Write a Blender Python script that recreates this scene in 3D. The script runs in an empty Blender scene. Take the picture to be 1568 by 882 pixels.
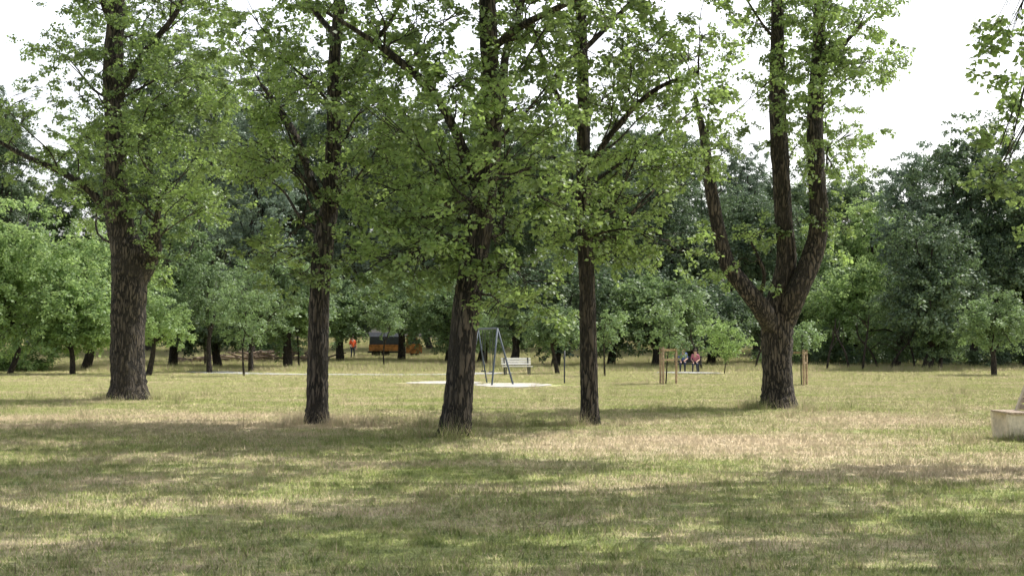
import bpy, math, random
import numpy as np
from mathutils import Vector, Matrix
rng=np.random.default_rng(11); random.seed(5)
scene=bpy.context.scene
col=scene.collection
# ---------------- camera: 1.6 m eye height, ~50 mm lens, tilted up a little
F=2154.0; CAMH=1.6; PITCH=math.atan(84/F)
cam_d=bpy.data.cameras.new("camera"); cam=bpy.data.objects.new("camera",cam_d); col.objects.link(cam)
cam_d.lens=F/1568*36; cam_d.sensor_width=36; cam_d.clip_end=3000
cam.location=(0,0,CAMH); cam.rotation_euler=(math.pi/2+PITCH,0,0); scene.camera=cam
def S(px,py,d):
    """world position of a feature surveyed in the photo at distance d metres"""
    x=(px-784)/F; y=(441-py)/F
    dy=math.cos(PITCH)-y*math.sin(PITCH); dz=math.sin(PITCH)+y*math.cos(PITCH)
    t=d/dy
    return np.array([x*t,d,CAMH+dz*t])
def gz(y,x=0):
    t=np.clip((np.asarray(y,float)-85)/80,0,1)
    return 2.1*t*t*(3-2*t)
# ---------------- world, sun
SUN_AZ=math.radians(62); SUN_EL=math.radians(58)
w=bpy.data.worlds.new("World"); scene.world=w; w.use_nodes=True
nt=w.node_tree; nt.nodes.clear()
sky=nt.nodes.new('ShaderNodeTexSky'); sky.sky_type='NISHITA'; sky.sun_disc=False
sky.sun_elevation=SUN_EL; sky.sun_rotation=SUN_AZ; sky.dust_density=6.0; sky.air_density=1.0; sky.ozone_density=1.0
# hazy summer sky: bright milky haze low down, clearer and darker towards the zenith
tc=nt.nodes.new('ShaderNodeTexCoord'); sp=nt.nodes.new('ShaderNodeSeparateXYZ'); mr=nt.nodes.new('ShaderNodeMapRange'); mr.interpolation_type='SMOOTHSTEP'
nt.links.new(tc.outputs['Generated'],sp.inputs[0]); nt.links.new(sp.outputs[2],mr.inputs[0])
for i,v in ((1,0.22),(2,0.6),(3,3.6),(4,0.8)): mr.inputs[i].default_value=v
hs=nt.nodes.new('ShaderNodeHueSaturation'); hs.inputs['Saturation'].default_value=0.35
nt.links.new(mr.outputs[0],hs.inputs['Value'])
bg=nt.nodes.new('ShaderNodeBackground'); bg.inputs['Strength'].default_value=0.15
out=nt.nodes.new('ShaderNodeOutputWorld')
nt.links.new(sky.outputs[0],hs.inputs['Color']); nt.links.new(hs.outputs[0],bg.inputs[0]); nt.links.new(bg.outputs[0],out.inputs[0])
sl=bpy.data.lights.new("sun","SUN"); sl.energy=5; sl.angle=math.radians(0.53); sl.color=(1,0.96,0.88)
so=bpy.data.objects.new("sun",sl); col.objects.link(so)
sd=Vector((math.sin(SUN_AZ)*math.cos(SUN_EL),math.cos(SUN_AZ)*math.cos(SUN_EL),math.sin(SUN_EL)))
so.rotation_euler=sd.to_track_quat('Z','Y').to_euler(); so.location=(20,20,40)
scene.view_settings.view_transform='Standard'; scene.view_settings.look='None'; scene.view_settings.exposure=0
# ---------------- node helpers
class NB:
    def __init__(s,name):
        s.m=bpy.data.materials.new(name); s.m.use_nodes=True; s.t=s.m.node_tree; s.t.nodes.clear()
        s.out=s.n('ShaderNodeOutputMaterial')
    def n(s,k,**a):
        x=s.t.nodes.new(k)
        for q,v in a.items(): setattr(x,q,v)
        return x
    def l(s,a,b): s.t.links.new(a,b)
    def set(s,sock,v):
        if hasattr(v,'is_output'): s.l(v,sock)
        else: sock.default_value=v
    def math(s,op,a,b=0.0,clamp=False):
        x=s.n('ShaderNodeMath',operation=op,use_clamp=clamp); s.set(x.inputs[0],a); s.set(x.inputs[1],b); return x.outputs[0]
    def mix(s,f,a,b,mode='MIX'):
        x=s.n('ShaderNodeMix',data_type='RGBA',blend_type=mode); s.set(x.inputs[0],f)
        s.set(x.inputs[6],a if hasattr(a,'is_output') else (*a,1)); s.set(x.inputs[7],b if hasattr(b,'is_output') else (*b,1)); return x.outputs[2]
    def noise(s,vec,scale,detail=3,rough=0.55,color=False):
        x=s.n('ShaderNodeTexNoise'); x.inputs['Scale'].default_value=scale; x.inputs['Detail'].default_value=detail; x.inputs['Roughness'].default_value=rough
        if vec is not None: s.l(vec,x.inputs['Vector'])
        return x.outputs[0]
    def ramp(s,v,a,b,lo=0.0,hi=1.0):
        x=s.n('ShaderNodeMapRange'); x.interpolation_type='SMOOTHSTEP'; s.l(v,x.inputs[0])
        x.inputs[1].default_value=a; x.inputs[2].default_value=b; x.inputs[3].default_value=lo; x.inputs[4].default_value=hi; return x.outputs[0]
    def pos(s): return s.n('ShaderNodeNewGeometry').outputs['Position']
    def scalev(s,v,sc,off=(0,0,0)):
        x=s.n('ShaderNodeMapping'); s.l(v,x.inputs[0]); x.inputs['Scale'].default_value=sc; x.inputs['Location'].default_value=off; return x.outputs[0]
def simple(name,c,rough=0.7,var=0.25,scale=8,metal=0.0,bump=0.2):
    b=NB(name); p=b.n('ShaderNodeBsdfPrincipled'); tc=b.n('ShaderNodeTexCoord').outputs['Object']
    n=b.noise(tc,scale,5); c2=tuple(max(0,x*(1-var)) for x in c); c3=tuple(min(1,x*(1+var*0.5)) for x in c)
    b.l(b.mix(b.ramp(n,0.3,0.7),c2,c3),p.inputs['Base Color']); p.inputs['Roughness'].default_value=rough; p.inputs['Metallic'].default_value=metal
    bp=b.n('ShaderNodeBump'); bp.inputs['Strength'].default_value=bump; bp.inputs['Distance'].default_value=0.01; b.l(n,bp.inputs['Height']); b.l(bp.outputs[0],p.inputs['Normal'])
    b.l(p.outputs[0],b.out.inputs[0]); return b.m
def leafmat(name,dark,light,trans,tf=0.4,gl=0.05):
    b=NB(name)
    at=b.n('ShaderNodeAttribute',attribute_name='lv').outputs['Fac']
    r=b.n('ShaderNodeObjectInfo').outputs['Random']
    n=b.noise(b.pos(),0.5,2)
    f=b.math('ADD',b.math('MULTIPLY',at,0.35),b.math('MULTIPLY',r,0.2)); f=b.math('ADD',f,b.math('MULTIPLY',b.ramp(n,0.38,0.62),0.5),True)
    c=b.mix(f,dark,light); tc=b.mix(f,tuple(x*0.42 for x in trans),trans)
    d=b.n('ShaderNodeBsdfDiffuse'); b.l(c,d.inputs[0]); t=b.n('ShaderNodeBsdfTranslucent'); b.l(tc,t.inputs[0])
    m=b.n('ShaderNodeMixShader'); m.inputs[0].default_value=tf; b.l(d.outputs[0],m.inputs[1]); b.l(t.outputs[0],m.inputs[2])
    g=b.n('ShaderNodeBsdfGlossy'); g.inputs['Roughness'].default_value=0.5; g.inputs[0].default_value=(1,1,1,1)
    m2=b.n('ShaderNodeMixShader'); m2.inputs[0].default_value=gl; b.l(m.outputs[0],m2.inputs[1]); b.l(g.outputs[0],m2.inputs[2])
    b.l(m2.outputs[0],b.out.inputs[0]); return b.m
def barkmat(name,dark,light,sc=1.0):
    b=NB(name); tc=b.n('ShaderNodeTexCoord').outputs['Object']
    v=b.scalev(tc,(8*sc,8*sc,1.5*sc)); 
    wv=b.noise(v,1.6,8,0.75)
    vo=b.n('ShaderNodeTexVoronoi',feature='DISTANCE_TO_EDGE'); vo.inputs['Scale'].default_value=1.5
    nz=b.n('ShaderNodeTexNoise'); nz.inputs['Scale'].default_value=2.0; b.l(v,nz.inputs['Vector'])
    mv=b.n('ShaderNodeVectorMath',operation='MULTIPLY_ADD'); b.l(nz.outputs[1],mv.inputs[0]); mv.inputs[1].default_value=(1.1,1.1,1.1); b.l(v,mv.inputs[2])
    b.l(mv.outputs[0],vo.inputs['Vector'])
    h=b.math('ADD',b.math('MULTIPLY',b.ramp(vo.outputs[0],0.0,0.26),0.75),b.math('MULTIPLY',wv,0.7))
    c=b.mix(b.ramp(h,0.4,1.15),dark,light)
    big=b.ramp(b.noise(tc,1.8,4,.65),0.4,0.62); c=b.mix(b.math('MULTIPLY',big,0.55),c,tuple(x*.35 for x in light),'MIX')
    lich=b.ramp(b.noise(tc,3.1,5,.7),0.58,0.7); c=b.mix(b.math('MULTIPLY',lich,0.4),c,(light[0]*1.35,light[1]*1.4,light[2]*1.25))
    p=b.n('ShaderNodeBsdfPrincipled'); p.inputs['Roughness'].default_value=0.95; b.l(c,p.inputs['Base Color'])
    bp=b.n('ShaderNodeBump'); bp.inputs['Strength'].default_value=1.0; bp.inputs['Distance'].default_value=0.09; b.l(h,bp.inputs['Height']); b.l(bp.outputs[0],p.inputs['Normal'])
    b.l(p.outputs[0],b.out.inputs[0]); return b.m
def grasscol(b,blade):
    P=b.pos()
    n1=b.noise(b.scalev(P,(0.32,0.5,0.3)),1.0,6,0.65); n2=b.noise(P,2.6,5,0.65); n3=b.noise(b.scalev(P,(1,1,1),(31,7,0)),0.13,3); n4=b.noise(P,9.0,3,0.6)
    sep=b.n('ShaderNodeSeparateXYZ'); b.l(P,sep.inputs[0])
    def blob(cx,cy,rx,ry):
        dx=b.math('MULTIPLY',b.math('SUBTRACT',sep.outputs[0],cx),1/rx); dy=b.math('MULTIPLY',b.math('SUBTRACT',sep.outputs[1],cy),1/ry)
        r2=b.math('ADD',b.math('MULTIPLY',dx,dx),b.math('MULTIPLY',dy,dy)); return b.math('SUBTRACT',1.0,r2,True)
    bl=b.math('ADD',blob(3.0,22.6,4.2,3.6),b.math('MULTIPLY',blob(-7,29,8,5),0.6)); bl=b.math('ADD',bl,b.math('MULTIPLY',blob(6,18,3.2,3.0),0.7)); bl=b.math('ADD',bl,b.math('MULTIPLY',blob(-4.5,14.2,2.6,0.9),0.5))
    bl=b.math('ADD',bl,b.math('MULTIPLY',blob(7,29,6,4),0.55))
    m=b.math('ADD',b.math('MULTIPLY',n1,1.25),b.math('MULTIPLY',n2,0.6)); m=b.math('ADD',m,b.math('MULTIPLY',bl,0.42)); m=b.math('ADD',m,b.math('MULTIPLY',n3,0.25))
    m=b.math('ADD',m,b.math('MULTIPLY',b.math('SUBTRACT',n4,0.5),0.5))
    if blade:
        at=b.n('ShaderNodeAttribute',attribute_name='lv').outputs['Fac']; m=b.math('ADD',m,b.math('MULTIPLY',b.math('SUBTRACT',at,0.5),0.6))
    m=b.ramp(m,0.90,1.36)
    g=b.mix(b.ramp(b.math('ADD',b.math('MULTIPLY',n2,.6),b.math('MULTIPLY',n4,.4)),.33,.67),(0.20,0.28,0.075),(0.58,0.65,0.21)); dry=b.mix(b.noise(P,5.0,3),(0.70,0.54,0.35),(0.97,0.82,0.58))
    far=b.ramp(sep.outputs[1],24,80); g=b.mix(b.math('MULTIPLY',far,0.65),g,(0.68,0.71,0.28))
    return b.mix(m,g,dry)
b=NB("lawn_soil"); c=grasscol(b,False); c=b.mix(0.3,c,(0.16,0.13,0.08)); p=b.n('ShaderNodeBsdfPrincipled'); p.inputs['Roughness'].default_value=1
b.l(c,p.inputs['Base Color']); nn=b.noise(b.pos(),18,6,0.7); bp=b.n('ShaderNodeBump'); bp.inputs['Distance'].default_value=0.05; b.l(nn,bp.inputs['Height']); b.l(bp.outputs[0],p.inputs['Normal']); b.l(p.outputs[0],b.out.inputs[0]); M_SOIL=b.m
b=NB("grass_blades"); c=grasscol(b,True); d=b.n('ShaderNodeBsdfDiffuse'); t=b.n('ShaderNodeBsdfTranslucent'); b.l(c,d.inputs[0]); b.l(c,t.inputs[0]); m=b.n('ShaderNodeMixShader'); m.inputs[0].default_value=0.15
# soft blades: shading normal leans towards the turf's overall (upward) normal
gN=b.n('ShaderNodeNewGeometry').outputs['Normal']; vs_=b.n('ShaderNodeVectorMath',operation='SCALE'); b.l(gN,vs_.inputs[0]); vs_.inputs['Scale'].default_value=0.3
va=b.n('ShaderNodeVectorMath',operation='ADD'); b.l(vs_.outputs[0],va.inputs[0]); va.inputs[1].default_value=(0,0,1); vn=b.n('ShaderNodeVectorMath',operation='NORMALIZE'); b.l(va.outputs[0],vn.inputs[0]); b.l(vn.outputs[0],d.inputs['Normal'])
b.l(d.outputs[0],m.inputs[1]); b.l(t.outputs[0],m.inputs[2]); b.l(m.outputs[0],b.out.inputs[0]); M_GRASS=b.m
M_BARK=barkmat("poplar_bark",(0.011,0.009,0.008),(0.135,0.11,0.088))
M_BARK2=barkmat("thin_bark",(0.02,0.016,0.012),(0.09,0.07,0.055),1.5)
PAL={
 'poplar':leafmat("poplar_leaf",(0.045,0.095,0.032),(0.21,0.31,0.11),(0.46,0.64,0.17),0.47,0.06),
 'light':leafmat("light_leaf",(0.13,0.23,0.08),(0.33,0.46,0.19),(0.52,0.70,0.25),0.5,0.03),
 'mid':leafmat("mid_leaf",(0.075,0.135,0.055),(0.23,0.33,0.16),(0.34,0.49,0.18),0.42,0.04),
 'dark':leafmat("dark_leaf",(0.045,0.09,0.05),(0.155,0.23,0.13),(0.20,0.30,0.12),0.35,0.05),
 'blue':leafmat("bluegreen_leaf",(0.10,0.155,0.115),(0.25,0.33,0.25),(0.25,0.36,0.21),0.35,0.05),
}
# ---------------- mesh helpers
def mk(name,V,Fc,mats,parent=None,smooth=False,midx=None,loc=None):
    me=bpy.data.meshes.new(name); me.from_pydata([tuple(v) for v in V],[],Fc)
    for m in (mats if isinstance(mats,(list,tuple)) else [mats]): me.materials.append(m)
    if midx is not None: me.polygons.foreach_set('material_index',midx)
    if smooth: me.polygons.foreach_set('use_smooth',[True]*len(me.polygons))
    me.update(); o=bpy.data.objects.new(name,me); col.objects.link(o)
    if parent: o.parent=parent
    if loc is not None: o.location=loc
    return o
def empty(name,loc=(0,0,0),rot=0):
    o=bpy.data.objects.new(name,None); col.objects.link(o); o.location=loc; o.rotation_euler=(0,0,rot); o.empty_display_size=0.2; return o
def catmull(P,n):
    P=np.asarray(P,float); Q=np.vstack([2*P[0]-P[1],P,2*P[-1]-P[-2]]); out=[]
    for i in range(len(P)-1):
        a,b_,c_,d_=Q[i],Q[i+1],Q[i+2],Q[i+3]
        for k in range(n):
            t=k/n; out.append(0.5*((2*b_)+(-a+c_)*t+(2*a-5*b_+4*c_-d_)*t*t+(-a+3*b_-3*c_+d_)*t**3))
    out.append(P[-1]); return np.array(out)
class MB:
    def __init__(s): s.V=[]; s.F=[]; s.n=0
    def tube(s,P,R,sides=8,rough=0.0,seed=0):
        P=np.asarray(P,float); R=np.asarray(R,float); T=np.gradient(P,axis=0); T/=np.linalg.norm(T,axis=1)[:,None]+1e-9
        u=np.cross(T[0],[0.13,0.98,0.1]); 
        if np.linalg.norm(u)<0.2: u=np.cross(T[0],[1,0,0])
        u/=np.linalg.norm(u); a=np.arange(sides)*2*math.pi/sides; r0=np.random.default_rng(seed)
        ph=r0.random(6)*6.28; s0=s.n
        for i in range(len(P)):
            u=u-T[i]*np.dot(u,T[i]); u/=np.linalg.norm(u)+1e-9; v=np.cross(T[i],u)
            z=P[i][2]
            rr=R[i]*(1+rough*(0.5*np.sin(3*a+ph[0]+z*0.7)+0.35*np.sin(5*a+ph[1]-z*1.1)+0.35*np.sin(9*a+ph[2]+z*0.9)+0.5*np.sin(2*a+ph[3]+z*2.1)*np.sin(z*3.1+ph[4])+0.35*r0.normal(size=sides)))
            s.V.append(P[i]+np.outer(np.cos(a)*rr,u)+np.outer(np.sin(a)*rr,v)); 
        n=sides
        for i in range(len(P)-1):
            for j in range(n):
                k=(j+1)%n; s.F.append((s0+i*n+j,s0+i*n+k,s0+(i+1)*n+k,s0+(i+1)*n+j))
        s.n+=len(P)*n
        s.F.append(tuple(range(s0+(len(P)-1)*n,s0+len(P)*n)))
    def verts(s): return np.vstack(s.V)
# ---------------- leaf sprays
def spray(name,L,nl,ls,mat,seed,kind=0):
    r=np.random.default_rng(seed); V=[];Fc=[];lv=[];mi=[]
    shoots=[]
    ns=6
    main=[np.array([x,0,-0.12*x*x/L+0.05*x]) for x in np.linspace(0,L,6)]
    shoots.append(main)
    for k in range(ns):
        t=r.uniform(0.1,0.85); b0=np.array([t*L,0,0.0]); az=r.choice([-1,1])*r.uniform(0.4,1.2); el=r.uniform(-0.4,0.7); l=L*r.uniform(0.3,0.6)*(1.1-t*0.5)
        dr=np.array([math.cos(az)*math.cos(el),math.sin(az)*math.cos(el),math.sin(el)])
        shoots.append([b0+dr*l*q+np.array([0,0,-0.15*l*q*q]) for q in np.linspace(0,1,4)])
    for sh in shoots:
        for i in range(len(sh)-1):
            a,b_=sh[i],sh[i+1]; wd=0.005*L/0.6; s0=len(V)
            V+= [a+[0,0,wd],a-[0,0,wd],b_-[0,0,wd*.6],b_+[0,0,wd*.6]]; Fc.append((s0,s0+1,s0+2,s0+3)); lv.append(0.1); mi.append(1)
    for k in range(nl):
        sh=shoots[r.integers(len(shoots))]; t=r.uniform(0.15,1)*(len(sh)-1); i=min(int(t),len(sh)-2); p=sh[i]+(sh[i+1]-sh[i])*(t-i)
        p=p+r.normal(size=3)*0.05*L
        az=r.uniform(0,6.28); dro=r.uniform(-1.1,0.35); dr=np.array([math.cos(az)*math.cos(dro),math.sin(az)*math.cos(dro),math.sin(dro)])
        up=np.array([r.normal()*0.55,r.normal()*0.55,1.0]); sd_=np.cross(dr,up); sd_/=np.linalg.norm(sd_)+1e-6; nm=np.cross(sd_,dr)
        s_=ls*r.uniform(0.65,1.2); p=p+dr*s_*0.3; s0=len(V)
        wv=s_*(0.46 if kind==0 else 0.35)
        V+=[p,p+dr*s_*0.38+sd_*wv-nm*s_*0.08*r.uniform(-1,1.5),p+dr*s_-nm*s_*0.15,p+dr*s_*0.38-sd_*wv-nm*s_*0.08*r.uniform(-1,1.5)]
        Fc.append((s0,s0+1,s0+2,s0+3)); lv.append(r.random()); mi.append(0)
    me=bpy.data.meshes.new(name); me.from_pydata([tuple(v) for v in V],[],Fc); me.materials.append(mat); me.materials.append(M_BARK2)
    me.polygons.foreach_set('material_index',mi)
    at=me.attributes.new('lv','FLOAT','FACE'); at.data.foreach_set('value',np.array(lv,dtype=np.float32)); me.update()
    return bpy.data.objects.new(name,me)
def collect(name,objs):
    c=bpy.data.collections.new(name)
    for o in objs: c.objects.link(o)
    return c
def gn(name,coll):
    g=bpy.data.node_groups.new(name,'GeometryNodeTree')
    g.interface.new_socket('Geometry',in_out='INPUT',socket_type='NodeSocketGeometry'); g.interface.new_socket('Geometry',in_out='OUTPUT',socket_type='NodeSocketGeometry')
    N=g.nodes; gi=N.new('NodeGroupInput'); go=N.new('NodeGroupOutput'); ip=N.new('GeometryNodeInstanceOnPoints'); ci=N.new('GeometryNodeCollectionInfo')
    ci.inputs[0].default_value=coll; ci.inputs['Separate Children'].default_value=True; ci.inputs['Reset Children'].default_value=True
    r=N.new('GeometryNodeInputNamedAttribute'); r.data_type='FLOAT_VECTOR'; r.inputs[0].default_value='rot'
    s=N.new('GeometryNodeInputNamedAttribute'); s.data_type='FLOAT'; s.inputs[0].default_value='scl'
    e=N.new('FunctionNodeEulerToRotation')
    g.links.new(gi.outputs[0],ip.inputs['Points']); g.links.new(ci.outputs[0],ip.inputs['Instance']); ip.inputs['Pick Instance'].default_value=True
    g.links.new(r.outputs[0],e.inputs[0]); g.links.new(e.outputs[0],ip.inputs['Rotation']); g.links.new(s.outputs[0],ip.inputs['Scale']); g.links.new(ip.outputs[0],go.inputs[0])
    return g
def scatter(name,P,rot,scl,group,parent=None):
    me=bpy.data.meshes.new(name); n=len(P); me.vertices.add(n); me.vertices.foreach_set('co',np.asarray(P,dtype=np.float32).ravel())
    a=me.attributes.new('rot','FLOAT_VECTOR','POINT'); a.data.foreach_set('vector',np.asarray(rot,dtype=np.float32).ravel())
    a=me.attributes.new('scl','FLOAT','POINT'); a.data.foreach_set('value',np.asarray(scl,dtype=np.float32))
    me.update(); o=bpy.data.objects.new(name,me); col.objects.link(o); md=o.modifiers.new('scatter','NODES'); md.node_group=group
    if parent: o.parent=parent
    return o
G={}
G['poplar']=gn('gn_poplar',collect('poplar_sprays',[spray('poplar_spray',0.55,42,0.086,PAL['poplar'],i) for i in range(4)]))
for k in ('light','mid','dark','blue'):
    G[k]=gn('gn_'+k,collect(k+'_sprays',[spray(k+'_spray',1.0,50,0.18,PAL[k],20+i,1) for i in range(4)]))
# ---------------- foliage clumps
def clump_pts(c,r,n,rg,flat=0.75,shell=0.35):
    d=rg.normal(size=(n,3)); d/=np.linalg.norm(d,axis=1)[:,None]
    rad=(shell+(1-shell)*rg.random(n))**0.8*r*rg.uniform(0.8,1.15,n)
    P=c+d*rad[:,None]*[1,1,flat]; az=np.arctan2(d[:,1],d[:,0])+rg.normal(size=n)*0.6
    rot=np.stack([rg.normal(size=n)*0.4,-d[:,2]*0.5+rg.normal(size=n)*0.3+0.15,az],1)
    return P,rot
def foretree(d,limbs,regions,seed,dens=1.0,name="poplar_tree",ups=(),topd=0.5,attmin=0):
    rg=np.random.default_rng(seed); mb=MB(); skel=[]
    for li,L in enumerate(limbs):
        P=np.array([S(q[0],q[1],d+(q[3] if len(q)>3 else 0)) for q in L]); R=np.array([q[2]/2*d/F*.9 for q in L])
        if li==0: P[0][2]=-0.05
        PP=catmull(np.column_stack([P,R]),10)
        if li==0:
            h=PP[:,2]; PP[:,3]*=1+0.22*np.exp(-np.clip(h,0,9)/0.25)
        mb.tube(PP[:,:3],PP[:,3],28 if li==0 else 16,0.075,seed+li)
        skel.append(PP)
    sk=np.vstack(skel); sk=sk[sk[:,2]>max(attmin,2.2)]
    allP=[];allR=[];allS=[]
    cl=[]
    for rgn in regions:
        x0,x1,y0,y1,n,r0,r1=rgn[:7]; dd=rgn[7] if len(rgn)>7 else 2.2
        for k in range(n):
            best=None
            for _ in range(6):
                c=S(rg.uniform(x0,x1),rg.uniform(y0,y1),d+rg.uniform(-dd,dd)); m=min([np.linalg.norm(c-q[0]) for q in cl],default=9)
                if best is None or m>best[1]: best=(c,m)
            cl.append((best[0],rg.uniform(r0,r1),topd if y1<0 else 1))
    for c,r in ups: cl.append((np.array(c,float),r,1))
    for c,r,dn in cl:
        dv=sk[:,:3]-c; hd=np.hypot(dv[:,0],dv[:,1])
        off=0.55*hd+0.3 if c[2]>4.6 else 0.05*hd-0.3
        cost=hd+np.abs(dv[:,2]+off)*1.2
        i=int(np.argmin(cost)); s=sk[i,:3]; ln=np.linalg.norm(c-s)
        rr=min(0.4*sk[i,3],0.012+0.009*ln)
        mid=s+(c-s)*0.5+np.array([rg.normal()*0.08*ln,rg.normal()*0.08*ln,(0.06+rg.normal()*0.05)*ln])
        q=catmull([s,s+(c-s)*0.25+rg.normal(size=3)*0.04*ln,mid,c],4); 
        mb.tube(q,np.linspace(rr,0.006,len(q)),6,0.05,seed)
        for k in range(5):
            e=c+rg.normal(size=3)*[1,1,0.7]*r*0.55; s2=q[-4+rg.integers(0,3)]
            mb.tube([s2,(s2+e)/2+rg.normal(size=3)*0.08*r,e],[0.010,0.007,0.004],4)
        n=int(dens*dn*27*(r/0.9)**2)+2
        P,Ro=clump_pts(c,r,n,rg); allP.append(P); allR.append(Ro); allS.append(rg.uniform(0.75,1.2,n))
    tr=mk(name,mb.verts(),mb.F,M_BARK,smooth=True)
    scatter('foliage',np.vstack(allP),np.vstack(allR),np.concatenate(allS),G['poplar'],tr)
    return tr
foretree(39.6,[
 [(196,613,66),(196,580,58),(195,520,56),(197,450,58),(199,400,60),(188,355,46),(178,300,40),(176,200,34),(172,110,34),(178,20,28),(186,-120,20),(180,-260,10)],
 [(200,440,40),(222,400,42),(232,375,34,-.3),(238,350,14,-.6),(246,300,9,-.6)],
 [(168,330,16),(135,290,13),(90,262,10),(30,235,8),(-30,200,4)],
 [(182,60,18),(150,-20,14,-.5),(110,-120,9,-1)],
 [(176,160,16),(215,90,12,-.5),(270,20,9,-1),(310,-70,5,-1)]],
 [(90,330,-10,120,17,.6,1.1),(190,345,120,240,11,.6,1.05),(100,160,120,240,4,.5,.8),(190,330,240,310,7,.5,.9),(120,160,250,330,2,.5,.7),(205,262,310,420,4,.4,.6,1),(0,100,170,280,6,.35,.6),(55,110,40,160,3,.4,.6),(0,60,120,180,2,.35,.5),(60,340,-260,-10,22,.8,1.3,3)],1,1.0)
foretree(28.0,[
 [(486,650,40),(486,620,36),(487,560,35),(489,450,34),(495,370,34),(506,300,29),(511,200,25),(512,100,21),(520,0,18),(524,-150,14),(528,-330,7)],
 [(502,330,16),(478,280,14),(458,220,12,.3),(430,170,10,.6),(400,130,6,.8)],
 [(512,150,12),(550,90,10,-.5),(600,30,7,-.8),(640,-60,4,-1)],
 [(516,60,11),(470,0,9,.5),(430,-80,6,1)]],
 [(345,500,0,130,8,.6,.9),(370,490,130,250,6,.5,.85),(530,650,40,250,8,.5,.8),(405,480,330,430,5,.35,.6,1.2),(525,560,250,390,5,.3,.5,1),(340,420,190,260,3,.4,.6),(330,700,-380,-10,22,.8,1.2,3)],2,.95)
foretree(24.1,[
 [(698,672,60),(699,650,52),(704,600,48),(711,510,46),(720,430,45),(734,345,43),(742,285,40),(751,200,37),(750,100,32),(746,0,28),(745,-200,20),(750,-420,8)],
 [(738,300,20),(712,235,17,-.3),(668,150,14,-.6),(605,90,12,-.8),(550,50,8,-1),(500,20,5,-1)],
 [(752,230,20),(768,150,17,.3),(775,80,14,.5),(800,0,11,.8),(830,-100,7,1)],
 [(748,80,14),(800,40,12,-1),(880,0,9,-2),(950,-40,6,-2.4)]],
 [(560,730,0,150,7,.45,.75),(560,720,160,310,9,.5,.8),(775,930,0,150,6,.4,.7),(775,880,160,310,8,.45,.75),(560,700,310,410,9,.4,.65,1.6),(765,835,320,470,8,.3,.5,1.3),(690,770,380,440,2,.3,.4,.8),(500,1000,-500,-10,28,.8,1.2,3.4)],3,.95)
foretree(27.6,[
 [(903,652,34),(903,630,31),(902,560,29),(900,450,27),(897,380,26),(893,250,24),(893,150,21),(889,0,18),(885,-200,12),(880,-360,6)],
 [(895,270,12),(940,200,10,-.3),(1000,140,8,-.5),(1070,110,5,-.8)],
 [(893,200,12),(850,140,9,.4),(820,60,6,.8)],
 [(891,80,10),(960,10,8,.5),(1020,-60,5,1)]],
 [(930,1095,20,140,10,.5,.85),(930,1090,140,260,9,.45,.75),(810,870,30,260,4,.4,.65),(860,1060,260,390,12,.4,.65,1.6),(790,1110,-380,10,22,.8,1.2,3)],4,.95)
foretree(34.5,[
 [(1190,627,60),(1190,600,52),(1189,550,49),(1190,500,54),(1196,455,44),(1205,400,34),(1200,330,30),(1195,250,30),(1190,150,27),(1190,50,22),(1190,-100,15),(1188,-240,7)],
 [(1186,510,34),(1165,472,31,-.6),(1138,438,28,-.7),(1112,400,25,-.7),(1098,340,23,-.7),(1086,270,20,-.7),(1078,210,14,-.5),(1065,150,7,-.5)],
 [(1197,500,40),(1218,452,38,-.3),(1243,395,34,-.3),(1254,340,31,-.3),(1250,260,29,-.3),(1248,180,27,-.3),(1254,80,24,-.2),(1256,-40,18),(1262,-200,8)],
 [(1254,120,9),(1300,60,7),(1340,20,4)],[(1160,465,9),(1170,420,6,-.6),(1150,370,4,-.7)]],
 [(1215,1345,0,110,12,.5,.9),(1185,1330,110,235,11,.4,.75),(1130,1200,-10,70,3,.4,.7),(1055,1110,190,280,4,.3,.5,1),(1090,1180,340,440,6,.2,.35,1),(1268,1300,300,400,4,.2,.35,1),(1215,1240,290,380,2,.25,.35,.7),(1110,1380,-300,-10,20,.8,1.3,3)],5,1.15)
# neighbouring poplars just outside the view whose crowns shade the foreground
def sidetree(x,y,cx,cy,rr,n,seed,extra=(),zmin=6.6):
    rg=np.random.default_rng(seed); ups=[]
    for k in range(n):
        a=rg.uniform(0,6.28); q=rr*math.sqrt(rg.random()); z=rg.uniform(zmin,13); yy=cy+math.sin(a)*q*0.9; z=max(z,1.6+yy*0.25+1.9)
        ups.append(((cx+math.cos(a)*q,yy,z),rg.uniform(0.7,1.2)))
    ups+=list(extra)
    def q(xx,zz,wd,dd=0): return (784+xx*F/y,525-(zz-1.6)*F/y,wd*F/y,dd)
    foretree(y,[[q(x,0,.6),q(x,1.5,.48),q(x+.1,4,.42),q(x*.98+cx*.02,8.0,.36),q(x*.85+cx*.15,10.5,.25),q(x*.7+cx*.3,13,.1)],
      [q(x*.98+cx*.02,8.1,.22),q(x*.6+cx*.4,9.6,.16,(cy-y)*.4),q(cx,10.5,.08,(cy-y))]],[],seed,1.45,ups=ups,attmin=8.0)
ex=[(S(px,py,19+dd),r) for px,py,dd,r in [(1590,20,0,.5),(1545,60,.4,.25),(1600,110,-.3,.45),(1570,180,.3,.36),(1545,230,0,.25),(1590,270,-.3,.36),(1520,275,.4,.17),(1560,130,0,.25),(1620,330,0,.35),(1540,10,.5,.3)]]
sidetree(8.6,19,5.0,17.5,6.0,36,31,ex)
sidetree(-9.8,17,-3.0,18,5.5,36,32)
sidetree(10.5,9,4.5,12,5.5,40,33,zmin=7)
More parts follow.
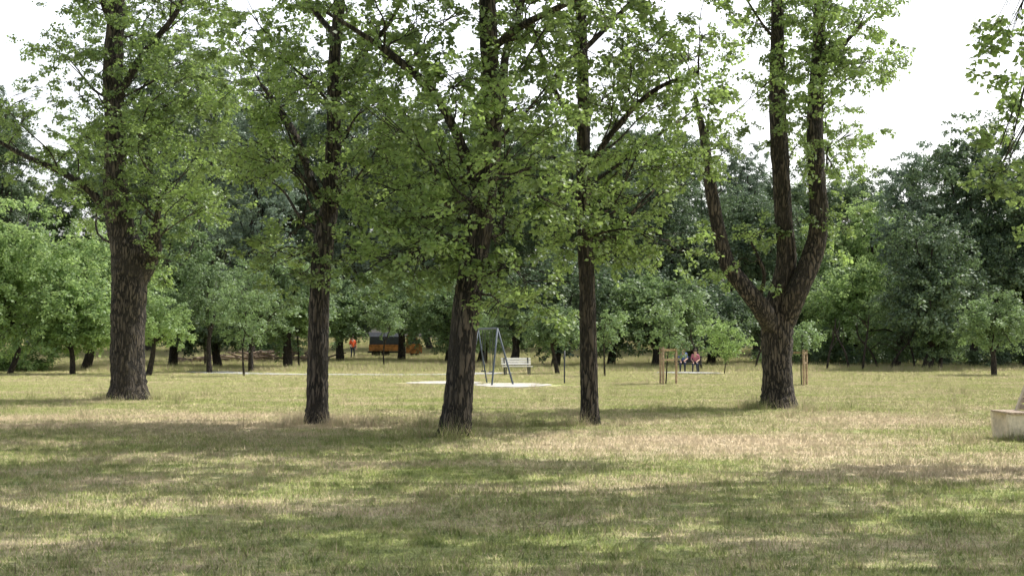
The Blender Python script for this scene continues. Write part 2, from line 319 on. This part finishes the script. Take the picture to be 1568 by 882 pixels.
# ---------------- background trees
def bgtree(px,topy,d,wpx,boty,pal,seed,name="deciduous_tree",dens=1.0,limb=True,tw=0.3,droop=0,ncl=None):
    rg=np.random.default_rng(seed); X=(px-784)/F*d; g=float(gz(d)); top=S(px,topy,d)[2]; bot=max(S(px,boty,d)[2],g+0.2)
    R=wpx/2*d/F; H=top-bot; c0=np.array([X,d,(top+bot)/2])
    nc=ncl or int(24+R*6); allP=[];allR=[];allS=[]; mb=MB()
    if H/max(R,1)>3 and not ncl: nc=int(nc*1.3)
    tp=catmull([[X+rg.normal()*.1*min(R,2),d,g-.1],[X,d,g+(bot-g)*.6+.5*min(1,H/6)],[X+rg.normal()*.15*min(R,2),d,bot+H*.3],[X+rg.normal()*.2*min(R,2),d,bot+H*.85]],5)
    mb.tube(tp,np.linspace(tw,tw*.15,len(tp)),9,.05,seed)
    lob=rg.uniform(0,6.28,4)
    for k in range(nc):
        v=rg.normal(size=3); v/=np.linalg.norm(v); f=rg.uniform(0.45,1.0)
        az=math.atan2(v[1],v[0]); irr=1+.22*math.sin(2*az+lob[0]+2.5*v[2])+.16*math.sin(3*az+lob[1]-3*v[2])+.14*math.sin(5*v[2]+lob[2])
        t=(v[2]*f+1)/2; prof=(1.0-0.25*max(0,t-0.4)*1.2)*irr
        c=c0+v*f*np.array([R*prof,R*prof,H/2]); cr=rg.uniform(0.16,0.34)*min(R,4.5)+0.2
        n=int(dens*8*cr*cr+7); n=min(n,60)
        P,Ro=clump_pts(c,cr,n,rg,0.7,0.45); P[:,2]=np.maximum(P[:,2],g+0.15); allP.append(P);allR.append(Ro);allS.append(rg.uniform(.7,1.25,n)*(0.6 if R<2 else 1))
        if k%3==0 and limb:
            s=tp[rg.integers(5,len(tp)-3)]; mb.tube([s,(s+c)/2+[0,0,.1*R],c],[tw*.3,tw*.18,.02],5)
    tr=mk(name,mb.verts(),mb.F,M_BARK2,smooth=True)
    scatter('foliage',np.vstack(allP),np.vstack(allR),np.concatenate(allS),G[pal],tr)
BG=[ # px, top, dist, width px, crown bottom, palette
 (-40,120,125,160,480,'dark'),(5,150,122,90,480,'dark'),(-120,60,120,200,480,'dark'),(225,30,118,210,480,'dark'),(330,40,112,200,480,'blue'),(385,170,100,120,450,'blue'),
 (440,30,120,190,480,'dark'),(540,60,122,190,480,'blue'),(650,130,120,160,480,'dark'),(760,110,124,160,480,'mid'),(860,130,120,160,480,'dark'),(950,190,122,150,480,'dark'),
 (1010,240,112,130,480,'dark'),(1075,260,118,110,480,'dark'),(1150,208,150,80,480,'blue'),(1120,235,152,60,480,'blue'),(1160,280,110,130,480,'dark'),(1230,340,112,120,500,'mid'),
 (1335,290,115,120,500,'light'),(1270,330,118,90,500,'light'),(1410,215,98,120,530,'blue'),(1490,168,88,190,525,'dark'),(1425,320,80,140,535,'dark'),(1575,220,85,160,530,'dark'),(1660,150,90,180,530,'dark'),
 (30,322,72,200,515,'light'),(-60,300,74,190,505,'light'),(140,345,80,160,515,'light'),(110,430,70,130,525,'light'),(265,320,88,150,510,'mid'),(320,400,75,110,505,'mid'),(385,410,78,110,520,'mid'),(440,390,84,140,515,'mid'),(235,450,68,110,525,'light'),(330,470,86,120,520,'dark'),
 (520,430,98,120,505,'mid'),(615,425,102,160,495,'mid'),(690,430,96,120,515,'mid'),(790,450,84,100,530,'mid'),(740,430,96,100,520,'dark'),(855,385,84,140,530,'dark'),(940,395,90,130,525,'dark'),(1005,425,84,140,525,'mid'),(1060,430,92,110,525,'dark'),(1090,440,90,100,530,'dark'),
 (1250,420,94,110,535,'mid'),(1315,400,90,130,540,'light'),(1375,430,84,100,545,'mid'),(1520,455,68,105,532,'mid'),(1180,430,96,110,535,'dark'),
]
for i,q in enumerate(BG):
    bgtree(*q,seed=100+i,tw=0.32 if q[2]>78 else 0.16)
# far continuous tree belt (one object) + undergrowth (one object)
def belt(name,items,pals,seed,csc=1.0):
    rg=np.random.default_rng(seed); root=empty(name); acc={}
    for (x,y,r,h,pal) in items:
        g=float(gz(y)); n=int(5+h*r*0.35); 
        for k in range(n):
            c=np.array([x+rg.normal()*r*.45,y+rg.normal()*r*.35,g+rg.uniform(.08,1)*h]); cr=rg.uniform(.7,1.4)*csc
            P,Ro=clump_pts(c,cr,int(12*cr),rg,.75,.3); P[:,2]=np.maximum(P[:,2],g+.1)
            a=acc.setdefault(pal,[[],[]]); a[0].append(P); a[1].append(Ro)
    for pal,(P,Ro) in acc.items():
        P=np.vstack(P); scatter('foliage_'+pal,P,np.vstack(Ro),rg.uniform(.8,1.4,len(P))*csc,G[pal],root)
it=[]
for x in np.arange(-95,96,3.6):
    yy=160
    px=784+x*F/yy
    topy=300 if (px>1030 or px<120) else 205
    topy+=rng.uniform(-30,60); h=S(px,topy,yy)[2]-2.1
    if 60<px<125: h=min(h,13)
    it.append((x+rng.normal(),yy+rng.normal()*3,5,h,rng.choice(['dark','blue','mid'])))
belt('distant_tree_belt',it,None,3,1.5)
it=[]
for px in np.arange(-150,1720,17):
    if rng.random()<0.3 and px<1150: continue
    if 520<px<670: continue
    y=rng.uniform(112,152) if px<1150 else rng.uniform(100,135)
    h=rng.uniform(.8,2.8)
    it.append(((px-784)/F*y,y,1.8,h,rng.choice(['dark','mid','mid','blue'])))
for px in np.arange(1200,1700,22): y=rng.uniform(84,97); it.append(((px-784)/F*y,y,1.5,rng.uniform(1.0,2.4),rng.choice(['mid','dark'])))
for px in (-40,-5,20,45): it.append(((px-784)/F*78,78,1.2,1.2,'light'))
belt('undergrowth_shrubs',it,None,4,.75)
def youngtree(px,d,topy,seed,pal='mid',wpx=70,boty=None,tw=.055,ncl=None):
    bgtree(px,topy,d,wpx,boty or topy+90,pal,seed,"young_tree",0.8,True,tw,ncl=ncl)
for i,(px,d,ty,pal,wp,bt,tw,nc) in enumerate([(140,85,455,'light',90,515,.14,None),(265,87,440,'mid',70,520,.13,None),(314,90,450,'light',60,510,.07,14),(372,66,430,'mid',80,520,.06,12),(457,84,450,'light',70,515,.06,14),(588,88,470,'mid',50,515,.06,14),(848,72,470,'mid',80,530,.13,None),(925,66,470,'mid',44,530,.05,8),(1110,72,492,'light',56,540,.03,12),(1440,80,490,'mid',70,535,.14,None),(745,90,480,'mid',60,530,.09,None)]):
    youngtree(px,d,ty,400+i,pal,wp,bt,tw,nc)
mb=MB()
for px,d,a,h in [(1265,80,.3,2.6),(1300,82,-.5,3.0),(1320,79,.25,3.2),(1345,83,-.8,2.8),(1362,80,.9,2.6),(1075,80,-.4,2.4),(1155,84,.5,2.5),(1400,82,-.2,2.4)]:
    X=(px-784)/F*d; g=float(gz(d)); q=catmull([[X,d,g-.05],[X+a*.5,d,g+h*.35],[X+a*1.4,d+.2,g+h*.7],[X+a*1.6,d,g+h]],5); mb.tube(q,np.linspace(.07,.03,len(q)),6,.05)
    for k in range(3):
        s=q[rng.integers(6,12)]; e=s+np.array([rng.normal()*.8,rng.normal()*.3,rng.uniform(.5,1.3)]); mb.tube([s,(s+e)/2+[0.1,0,.1],e],[.03,.02,.008],5)
mk('leaning_shrub_stems',mb.verts(),mb.F,M_BARK2,smooth=True)
# heap of cut brushwood and logs at the meadow edge (left of centre)
r9=np.random.default_rng(77); mb=MB()
for k in range(230):
    X=r9.uniform(-23,-12.6) if k%4 else r9.normal(-16.5,1.6); Y=97+r9.normal()*.8; g=float(gz(Y)); hh=.75*math.exp(-((X+17)/4.5)**2)+.22
    z=g+r9.uniform(.03,1)*hh; a=r9.uniform(-.7,.7)+(math.pi if r9.random()<.5 else 0); l=r9.uniform(.5,1.5); e=r9.normal()*.2
    p0=np.array([X,Y,z]); dv=np.array([math.cos(a)*l,math.sin(a)*l,e*l]); q1=p0+dv; q1[2]=max(q1[2],g+.03); rr=r9.choice([.02,.03,.06,.09])
    mb.tube([p0,(p0+q1)/2+r9.normal(size=3)*.04,q1],[rr,rr*.9,rr*.7],6)
mk('brushwood_pile',mb.verts(),mb.F,simple('dry_wood',(0.27,0.20,0.15),.9,.45,3),smooth=True)
# ---------------- ground
ys=np.concatenate([np.arange(-60,80,10),np.arange(80,180,5),[200,300,600,1500]]); xs=np.array([-1500,-400,-150,-80,-40,-20,0,20,40,80,150,400,1500.])
V=[(x,y,float(gz(y))) for y in ys for x in xs]; nx=len(xs); Fc=[(j*nx+i,j*nx+i+1,(j+1)*nx+i+1,(j+1)*nx+i) for j in range(len(ys)-1) for i in range(nx-1)]
mk('ground',V,Fc,M_SOIL,smooth=True)
M_PATH=simple('gravel_path_mat',(0.36,0.36,0.34),.95,.3,3); M_SAND=simple('pale_sand_mat',(0.50,0.48,0.43),.95,.3,2.5)
def ribbon(name,pts,wd,z,mat):
    P=catmull(pts,8); T=np.gradient(P,axis=0); N_=np.stack([-T[:,1],T[:,0]],1); N_/=np.linalg.norm(N_,axis=1)[:,None]; V=[];Fc=[]
    for i,(p,n) in enumerate(zip(P,N_)):
        for s in (-.5,.5): q=p[:2]+n*s*wd*(1+rng.normal()*.02); V.append((q[0],q[1],float(gz(q[1]))+z))
        if i: Fc.append((2*i-2,2*i-1,2*i+1,2*i))
    mk(name,V,Fc,mat); return P
PATH=ribbon('gravel_path',[(-18,81),(-15.5,75),(-12,71.5),(-9,70.5),(-5,70),(-2,71.5),(-1,75)],2.5,.03,M_PATH)
def pad(name,cx,cy,rx,ry,mat,z):
    V=[(cx,cy,z+.04)]; n=40
    for i in range(n): a=i*2*math.pi/n; k=1+.06*math.sin(3*a+cx)+.03*rng.normal(); V.append((cx+rx*k*math.cos(a),cy+ry*k*math.sin(a),z))
    mk(name,V,[(0,1+i,1+(i+1)%n) for i in range(n)],mat)
pad('sand_pit',-2.7,56.5,1.5,2.0,M_SAND,.02); pad('sand_pit',0.0,53.3,1.45,2.6,M_SAND,.02); pad('gravel_patch',9.2,74.8,1.7,2.4,M_PATH,.03)
# ---------------- grass
def patch(name,size,n,h0,h1,wd,seed,lean=.5):
    r=np.random.default_rng(seed); x=r.uniform(-size/2,size/2,n); y=r.uniform(-size/2,size/2,n); h=r.uniform(h0,h1,n)*(0.6+0.8*r.random(n)); a=r.uniform(0,6.28,n); la=r.uniform(0,6.28,n); ln=h*lean*r.random(n)*1.4
    cx=r.uniform(-size/2,size/2,(int(14*size*size),2)); dmin=np.min(np.hypot(x[:,None]-cx[:,0],y[:,None]-cx[:,1]),axis=1); h*=1+.9*np.exp(-(dmin/.06)**2)
    V=np.zeros((n,3,3)); V[:,0]=np.stack([x-np.cos(a)*wd/2,y-np.sin(a)*wd/2,0*x-.01],1); V[:,1]=np.stack([x+np.cos(a)*wd/2,y+np.sin(a)*wd/2,0*x-.01],1); V[:,2]=np.stack([x+np.cos(la)*ln,y+np.sin(la)*ln,h],1)
    me=bpy.data.meshes.new(name); me.from_pydata(V.reshape(-1,3).tolist(),[],np.arange(3*n).reshape(-1,3).tolist()); me.materials.append(M_GRASS)
    at=me.attributes.new('lv','FLOAT','FACE'); at.data.foreach_set('value',r.random(n).astype(np.float32)); me.update(); return bpy.data.objects.new(name,me)
GL=gn('gn_lawn',collect('lawn_patches',[patch('lawn_patch',1.1,1500,.012,.048,.009,i,1.1) for i in range(4)]))
GM=gn('gn_meadow',collect('meadow_patches',[patch('meadow_patch',3.0,3000,.10,.26,.022,10+i,.6) for i in range(3)]))
GT=gn('gn_tuft',collect('tufts',[patch('tall_tuft',.35,90,.12,.34,.008,50+i,.7) for i in range(3)]))
def bare(x,y):
    return ((x+2.7)/2.0)**2+((y-56.5)/2.5)**2<1 or (x/2.0)**2+((y-53.3)/3.1)**2<1 or np.min(np.hypot(PATH[:,0]-x,PATH[:,1]-y))<2.2 or math.hypot((x-9.2)/2.4,(y-74.8)/3.2)<1
P=[];SC=[]
for y in np.arange(7.5,60,1.0):
    hw=.364*y+3
    for x in np.arange(-hw,hw,1.0): 
        q=(x+rng.uniform(-.1,.1),y+rng.uniform(-.1,.1),0)
        if bare(q[0],q[1]): continue
        P.append(q); SC.append(rng.uniform(.9,1.15))
for y in np.arange(60,79,1.55):
    hw=.364*y+5
    for x in np.arange(-hw,hw,1.55):
        q=(x+rng.uniform(-.1,.1),y+rng.uniform(-.1,.1),0)
        if bare(q[0],q[1]): continue
        P.append(q); SC.append(rng.uniform(1.5,2.0))
P=np.array(P); n=len(P); scatter('lawn_grass',P,np.stack([0*P[:,0],0*P[:,0],rng.integers(0,4,n)*math.pi/2+rng.normal(size=n)*.15],1),np.array(SC),GL)
P=[];SC=[]
for y in np.arange(79,152,2.0):
    hw=.364*y+6
    for x in np.arange(-hw,hw,2.5):
        P.append((x+rng.uniform(-.3,.3),y+rng.uniform(-.3,.3),float(gz(y)))); SC.append(rng.uniform(.7,1.15))
P=np.array(P); n=len(P); scatter('meadow_grass',P,np.stack([0*P[:,0],0*P[:,0],rng.uniform(0,6.28,n)],1),np.array(SC),GM)
P=[];SC=[]
for px,d,n,sx in [(196,39.4,26,.75),(1190,34.3,26,.7),(697,23.9,10,.45),(486,27.9,10,.4),(903,27.4,6,.3),(640,27,30,1.4),(1400,33,14,2.5),(1545,23,14,.6),(560,29,10,1.0)]:
    X=(px-784)/F*d
    for k in range(n): P.append((X+rng.normal()*sx,d+rng.normal()*.25-.1*0,0)); SC.append(rng.uniform(.5,1))
for k in range(160): y=rng.uniform(30,74); P.append((rng.uniform(-.36,.36)*y,y,0)); SC.append(rng.uniform(.5,1))
for k in range(420):  # low weedy tufts in the mown lawn
    y=8+26*rng.random()**.8; P.append((rng.uniform(-.42,.42)*y,y,0)); SC.append(rng.uniform(.18,.42))
P=np.array(P); n=len(P); scatter('tall_grass_tufts',P,np.stack([0*P[:,0],0*P[:,0],rng.uniform(0,6.28,n)],1),np.array(SC),GT)
# ---------------- furniture helpers
def boxg(V,Fc,c,s,R=None,bev=.0):
    c=np.array(c,float); s=np.array(s,float)/2; pts=np.array([[x,y,z] for x in(-1,1) for y in(-1,1) for z in(-1,1)])*s
    if R is not None: pts=pts@np.array(R).T
    k=len(V); V+= [tuple(q) for q in pts+c]; Fc+=[tuple(k+i for i in f) for f in [(0,1,3,2),(4,6,7,5),(0,4,5,1),(2,3,7,6),(0,2,6,4),(1,5,7,3)]]
def boxes(name,items,mat,parent,bev=.006):
    V=[];Fc=[]
    for it in items: boxg(V,Fc,*it)
    o=mk(name,V,Fc,mat,parent); m=o.modifiers.new('bevel','BEVEL'); m.width=bev; m.segments=2; return o
def rotY(a): c,s=math.cos(a),math.sin(a); return [[c,0,s],[0,1,0],[-s,0,c]]
def rotX(a): c,s=math.cos(a),math.sin(a); return [[1,0,0],[0,c,-s],[0,s,c]]
M_CONC=simple('pale_bench_end',(0.66,0.58,0.49),.9,.2,14); M_SLAT=simple('weathered_wood',(0.42,0.33,0.26),.8,.35,20); M_WHITE=simple('pale_slat',(0.70,0.69,0.65),.6,.1,10)
M_DARKM=simple('dark_metal',(0.04,0.045,0.05),.5,.2,8,.3); M_STEEL=simple('blue_grey_steel',(0.07,0.09,0.12),.6,.15,8,.1); M_WOOD=simple('stake_wood',(0.40,0.29,0.19),.85,.35,12)
# near bench (right): faces left, seen from its end
b1=empty('park_bench',(8.30,23.4,0),0); b1.scale=(.72,1,1)
sl_=[]
for i in range(5): sl_.append(((-.22+i*.115,0,.455),(.095,1.0,.035)))
boxes('seat',sl_,M_SLAT,b1)
boxes('backrest',[((.36+.055*i,0,.53+.11*i),(.03,1.0,.09),rotY(.45)) for i in range(4)],M_SLAT,b1)
for k,yy in enumerate((-.38,.38)):
    o=[(-.26,0),(.18,0),(.24,.36),(.33,.46),(.58,.94),(.53,.96),(.26,.47),(.22,.43),(-.30,.43),(-.30,.36)]
    n=len(o); V=[(x,yy-.05,z) for x,z in o]+[(x,yy+.05,z) for x,z in o]; Fc=[tuple(range(n)),tuple(range(2*n-1,n-1,-1))]+[(i,(i+1)%n,n+(i+1)%n,n+i) for i in range(n)]
    q=mk('end_support_%d'%(k+1),V,Fc,M_CONC,b1)
def bench(loc,rot,slat):
    e=empty('park_bench',loc,rot)
    boxes('seat',[((0,-.18+.1*i,.45),(1.5,.085,.035)) for i in range(4)],slat,e); boxes('backrest',[((0,.2+.03*i,.58+.12*i),(1.5,.03,.10),rotX(-.25)) for i in range(3)],slat,e)
    for k,x in enumerate((-.6,.6)): boxes('leg_%d'%(k+1),[((x,-.17,.21),(.06,.06,.42)),((x,.2,.44),(.06,.06,.88),rotX(-.12)),((x,0,.41),(.05,.42,.04))],M_DARKM,e)
    return e
bench((.25,69.0,0),.25,M_WHITE); 
bench((9.6,77,0),-.2,M_DARKM)
# swing set
sw=empty('swing_set',(-.9,53,0),0)
def tubes(name,segs,mat,parent,r=.045,sides=10):
    mb=MB()
    for s in segs:
        rr=s[2] if len(s)>2 else r
        mb.tube([s[0],(np.array(s[0])+np.array(s[1]))/2,s[1]],[rr]*3,sides)
    return mk(name,mb.verts(),mb.F,mat,parent,smooth=True)
A=np.array([.35,0,2.15]); B=np.array([-.45,3.0,2.15])
tubes('frame_front',[((.15,-.6,0),A),((.95,-.1,0),A)],M_STEEL,sw,.036)
tubes('frame_rear',[((-.75,2.6,0),B),((-.1,3.3,0),B)],M_STEEL,sw,.03); tubes('top_beam',[(A,B)],M_STEEL,sw,.04)
for k,t in enumerate((.3,.7)):
    c=A+(B-A)*t; dv=(B-A)/np.linalg.norm(B-A)*.22
    tubes('chain_%d'%(k+1),[(c-dv,c-dv-[0,0,1.65],.012),(c+dv,c+dv-[0,0,1.65],.012)],M_DARKM,sw); boxes('swing_seat_%d'%(k+1),[((c[0],c[1],.5),(.2,.48,.04))],M_DARKM,sw)
def staked(px,d,h,seed,rot):
    X=(px-784)/F*d; e=empty('sapling_stakes',(X,d,0),rot)
    q=[(-.33,-.2),(.33,-.2),(0,.35)]
    tubes('posts',[((x,y,-.1),(x,y,h),.045) for x,y in q],M_WOOD,e); boxes('rails',[((0,-.2,h-.12),(.8,.03,.09)),((0,-.2,h-.5),(.8,.03,.07)),((.17,.08,h-.12),(.7,.03,.08),[[math.cos(2.1),-math.sin(2.1),0],[math.sin(2.1),math.cos(2.1),0],[0,0,1]])],M_WOOD,e)
staked(1020,54.5,1.45,1,.6); staked(1224,53,1.35,2,1.2)
bgtree(1022,450,54.6,46,530,'mid',771,"young_tree",.3,True,.03,ncl=7)
bgtree(1226,480,53.1,30,535,'mid',772,"young_tree",.3,True,.025,ncl=5)
tubes('marker_post',[((2.05,55,-.1),(2.05,55,1.3))],M_DARKM,None,.03)
# ---------------- utility truck with dark tarp, in shade
M_OR=simple('orange_paint',(0.26,0.11,0.03),.6,.5,3); M_BL=simple('dark_tarp',(0.022,0.03,0.045),.7,.4,4); M_BLK=simple('rubber',(0.02,0.02,0.02),.9,.2,6); M_GLS=simple('window_glass',(0.03,0.04,0.05),.1,.1,3)
tg=float(gz(109)); tk=empty('utility_truck',(-9.15,109,tg-.05),.08); tk.scale=(.72,.8,.8)
boxes('chassis',[((0,0,.62),(5.6,.9,.16))],M_DARKM,tk,.02)
boxes('load_bed',[((-.7,0,.98),(3.9,2.1,.5)),((-.7,-1.07,1.28),(3.9,.05,.12))],M_OR,tk,.03)
V=[];pr=[(-.98,1.3),(-.98,2.1),(-.6,2.5),(.6,2.5),(.98,2.1),(.98,1.3)]
for x in (-2.6,1.1): V+=[(x,y,z) for y,z in pr]
mk('tarpaulin',V,[tuple(range(6)),tuple(range(11,5,-1))]+[(i,i+1,i+7,i+6) for i in range(5)]+[(5,0,6,11)],M_BL,tk)
prof=[(1.35,.55),(2.95,.55),(3.0,1.2),(2.75,1.35),(2.35,2.15),(1.4,2.2)]; n=6; V=[(x,-1,z) for x,z in prof]+[(x,1,z) for x,z in prof]
o=mk('cab',V,[tuple(range(n)),tuple(range(2*n-1,n-1,-1))]+[(i,(i+1)%n,n+(i+1)%n,n+i) for i in range(n)],M_OR,tk); m=o.modifiers.new('bevel','BEVEL'); m.width=.05; m.segments=2
mk('side_window',[(1.55,-1.01,1.4),(2.6,-1.01,1.4),(2.28,-1.01,2.02),(1.55,-1.01,2.05)],[(0,1,2,3)],M_GLS,tk)
mb=MB()
for x in (-1.9,-.9,2.2):
    for y in (-.95,.95): mb.tube([(x,y-.14,.45),(x,y,.45),(x,y+.14,.45)],[.45,.46,.45],18)
mk('wheels',mb.verts(),mb.F,M_BLK,tk)
# ---------------- people
def person(name,loc,rot,J,shirt,trouser,hair,sc=1.0,hairlong=False):
    """J: dict of joints; one skinned body, clothing by region"""
    e=empty(name,loc,rot); e.scale=(sc,sc,sc)
    vs=[];ed=[];rad=[];tag=[]
    ix={}
    def J_(k,r,t,par):
        ix[k]=len(vs); vs.append(tuple(J[k])); rad.append(r); tag.append(t)
        if par: ed.append((ix[par],ix[k]))
    J_('pelvis',.145,1,None); J_('waist',.125,0,'pelvis'); J_('chest',.155,0,'waist'); J_('neck',.06,2,'chest'); J_('head',.085,2,'neck'); J_('crown',.09,2,'head')
    for s in 'lr':
        J_('sh'+s,.07,0,'chest'); J_('el'+s,.047,0,'sh'+s); J_('wr'+s,.03,2,'el'+s); J_('ha'+s,.034,2,'wr'+s)
        J_('hip'+s,.10,1,'pelvis'); J_('kn'+s,.066,1,'hip'+s); J_('an'+s,.043,1,'kn'+s); J_('to'+s,.042,3,'an'+s)
        h=np.array(J['ha'+s]); dr=h-np.array(J['wr'+s]); dr/=np.linalg.norm(dr); sdv=np.cross(dr,[0,1,0.2]); sdv/=np.linalg.norm(sdv)
        for k in range(5):
            off=(k-1.5)*.02 if k<4 else -.05; ln=[.07,.085,.08,.065,.05][k]
            a=len(vs); vs.append(tuple(h+sdv*off+dr*.03)); rad.append(.009); tag.append(2); ed.append((ix['ha'+s],a))
            vs.append(tuple(h+sdv*off*1.15+dr*(.03+ln)+np.array([0,-.015,0]))); rad.append(.007); tag.append(2); ed.append((a,a+1))
    me=bpy.data.meshes.new('body'); me.from_pydata(vs,ed,[]); o=bpy.data.objects.new('body',me); col.objects.link(o); o.parent=e
    o.modifiers.new('skin','SKIN'); o.modifiers.new('sub','SUBSURF').levels=1
    for i,sv in enumerate(me.skin_vertices[0].data): sv.radius=(rad[i],rad[i]); sv.use_root=(i==0)
    dg=bpy.context.evaluated_depsgraph_get(); me2=bpy.data.meshes.new_from_object(o.evaluated_get(dg)); o.modifiers.clear(); o.data=me2
    me2.materials.clear()
    for m in (shirt,trouser,M_SKIN,M_BLK): me2.materials.append(m)
    pv=np.array(vs); segs=[(pv[a],pv[b_],tag[b_]) for a,b_ in ed]
    for pl in me2.polygons:
        c=np.array(pl.center); best=9;bt=0
        for a,b_,t in segs:
            ab=b_-a; k=np.clip(np.dot(c-a,ab)/(np.dot(ab,ab)+1e-9),0,1); dd=np.linalg.norm(c-a-ab*k)
            if dd<best: best=dd;bt=t
        pl.material_index=bt; pl.use_smooth=True
    H=np.array(J['crown']); 
    def ball(nm,c,s,mat):
        me=bpy.data.meshes.new(nm); import bmesh; bm=bmesh.new(); bmesh.ops.create_icosphere(bm,subdivisions=2,radius=1); bmesh.ops.scale(bm,vec=s,verts=bm.verts); bmesh.ops.translate(bm,vec=c,verts=bm.verts); bm.to_mesh(me); bm.free(); me.materials.append(mat); q=bpy.data.objects.new(nm,me); col.objects.link(q); q.parent=e
    ball('hair',H+[0,.025,.03],(.098,.10,.10),hair)
    if hairlong: ball('hair_back',H+[0,.07,-.08],(.08,.05,.14),hair)
    ball('nose',H+[0,-.10,-.06],(.014,.02,.02),M_SKIN)
    for i,x in enumerate((-.033,.033)): ball('eye_%d'%(i+1),H+[x,-.083,-.03],(.012,.01,.009),M_WHITE); ball('ear_%d'%(i+1),H+[x*2.8,0,-.045],(.012,.025,.032),M_SKIN)
M_SKIN=simple('skin',(0.55,0.34,0.25),.6,.08,5); M_RED=simple('red_orange_shirt',(0.80,0.12,0.03),.8,.1,6); M_JEAN=simple('dark_trousers',(0.03,0.04,0.07),.9,.2,8); M_HAIR=simple('brown_hair',(0.05,0.03,0.02),.7,.3,20); M_PINK=simple('pink_shirt',(0.45,0.15,0.20),.8,.1,6); M_LBLUE=simple('blue_shirt',(0.10,0.14,0.35),.8,.1,6)
stand=dict(pelvis=(0,0,.95),waist=(0,0,1.12),chest=(0,0,1.33),neck=(0,0,1.5),head=(0,-.01,1.58),crown=(0,-.01,1.67),shl=(-.18,0,1.42),ell=(-.25,.02,1.14),wrl=(-.22,-.18,.98),hal=(-.20,-.25,.96),shr=(.18,0,1.42),elr=(.27,.03,1.14),wrr=(.27,-.05,.9),har=(.27,-.07,.82),hipl=(-.09,0,.88),knl=(-.1,-.05,.48),anl=(-.11,.02,.08),tol=(-.12,-.14,.04),hipr=(.09,0,.88),knr=(.12,-.02,.48),anr=(.14,.08,.08),tor=(.16,-.08,.04))
sit=dict(pelvis=(0,.02,.55),waist=(0,.02,.70),chest=(0,-.02,.92),neck=(0,-.04,1.09),head=(0,-.06,1.17),crown=(0,-.07,1.26),shl=(-.18,-.02,1.01),ell=(-.24,-.06,.75),wrl=(-.14,-.28,.66),hal=(-.11,-.35,.64),shr=(.18,-.02,1.01),elr=(.24,-.06,.75),wrr=(.14,-.28,.66),har=(.11,-.35,.64),hipl=(-.1,-.03,.54),knl=(-.12,-.46,.52),anl=(-.12,-.44,.10),tol=(-.13,-.6,.05),hipr=(.1,-.03,.54),knr=(.12,-.46,.52),anr=(.13,-.40,.10),tor=(.14,-.56,.05))
person('standing_person',(-12.0,106,float(gz(106))),.5,stand,M_RED,M_JEAN,M_HAIR)
person('seated_person',(9.35,76.95,0),-.2,sit,M_LBLUE,M_JEAN,M_HAIR,1,True)
person('seated_person',(10.0,76.82,0),-.2,sit,M_PINK,M_JEAN,M_HAIR,.92)
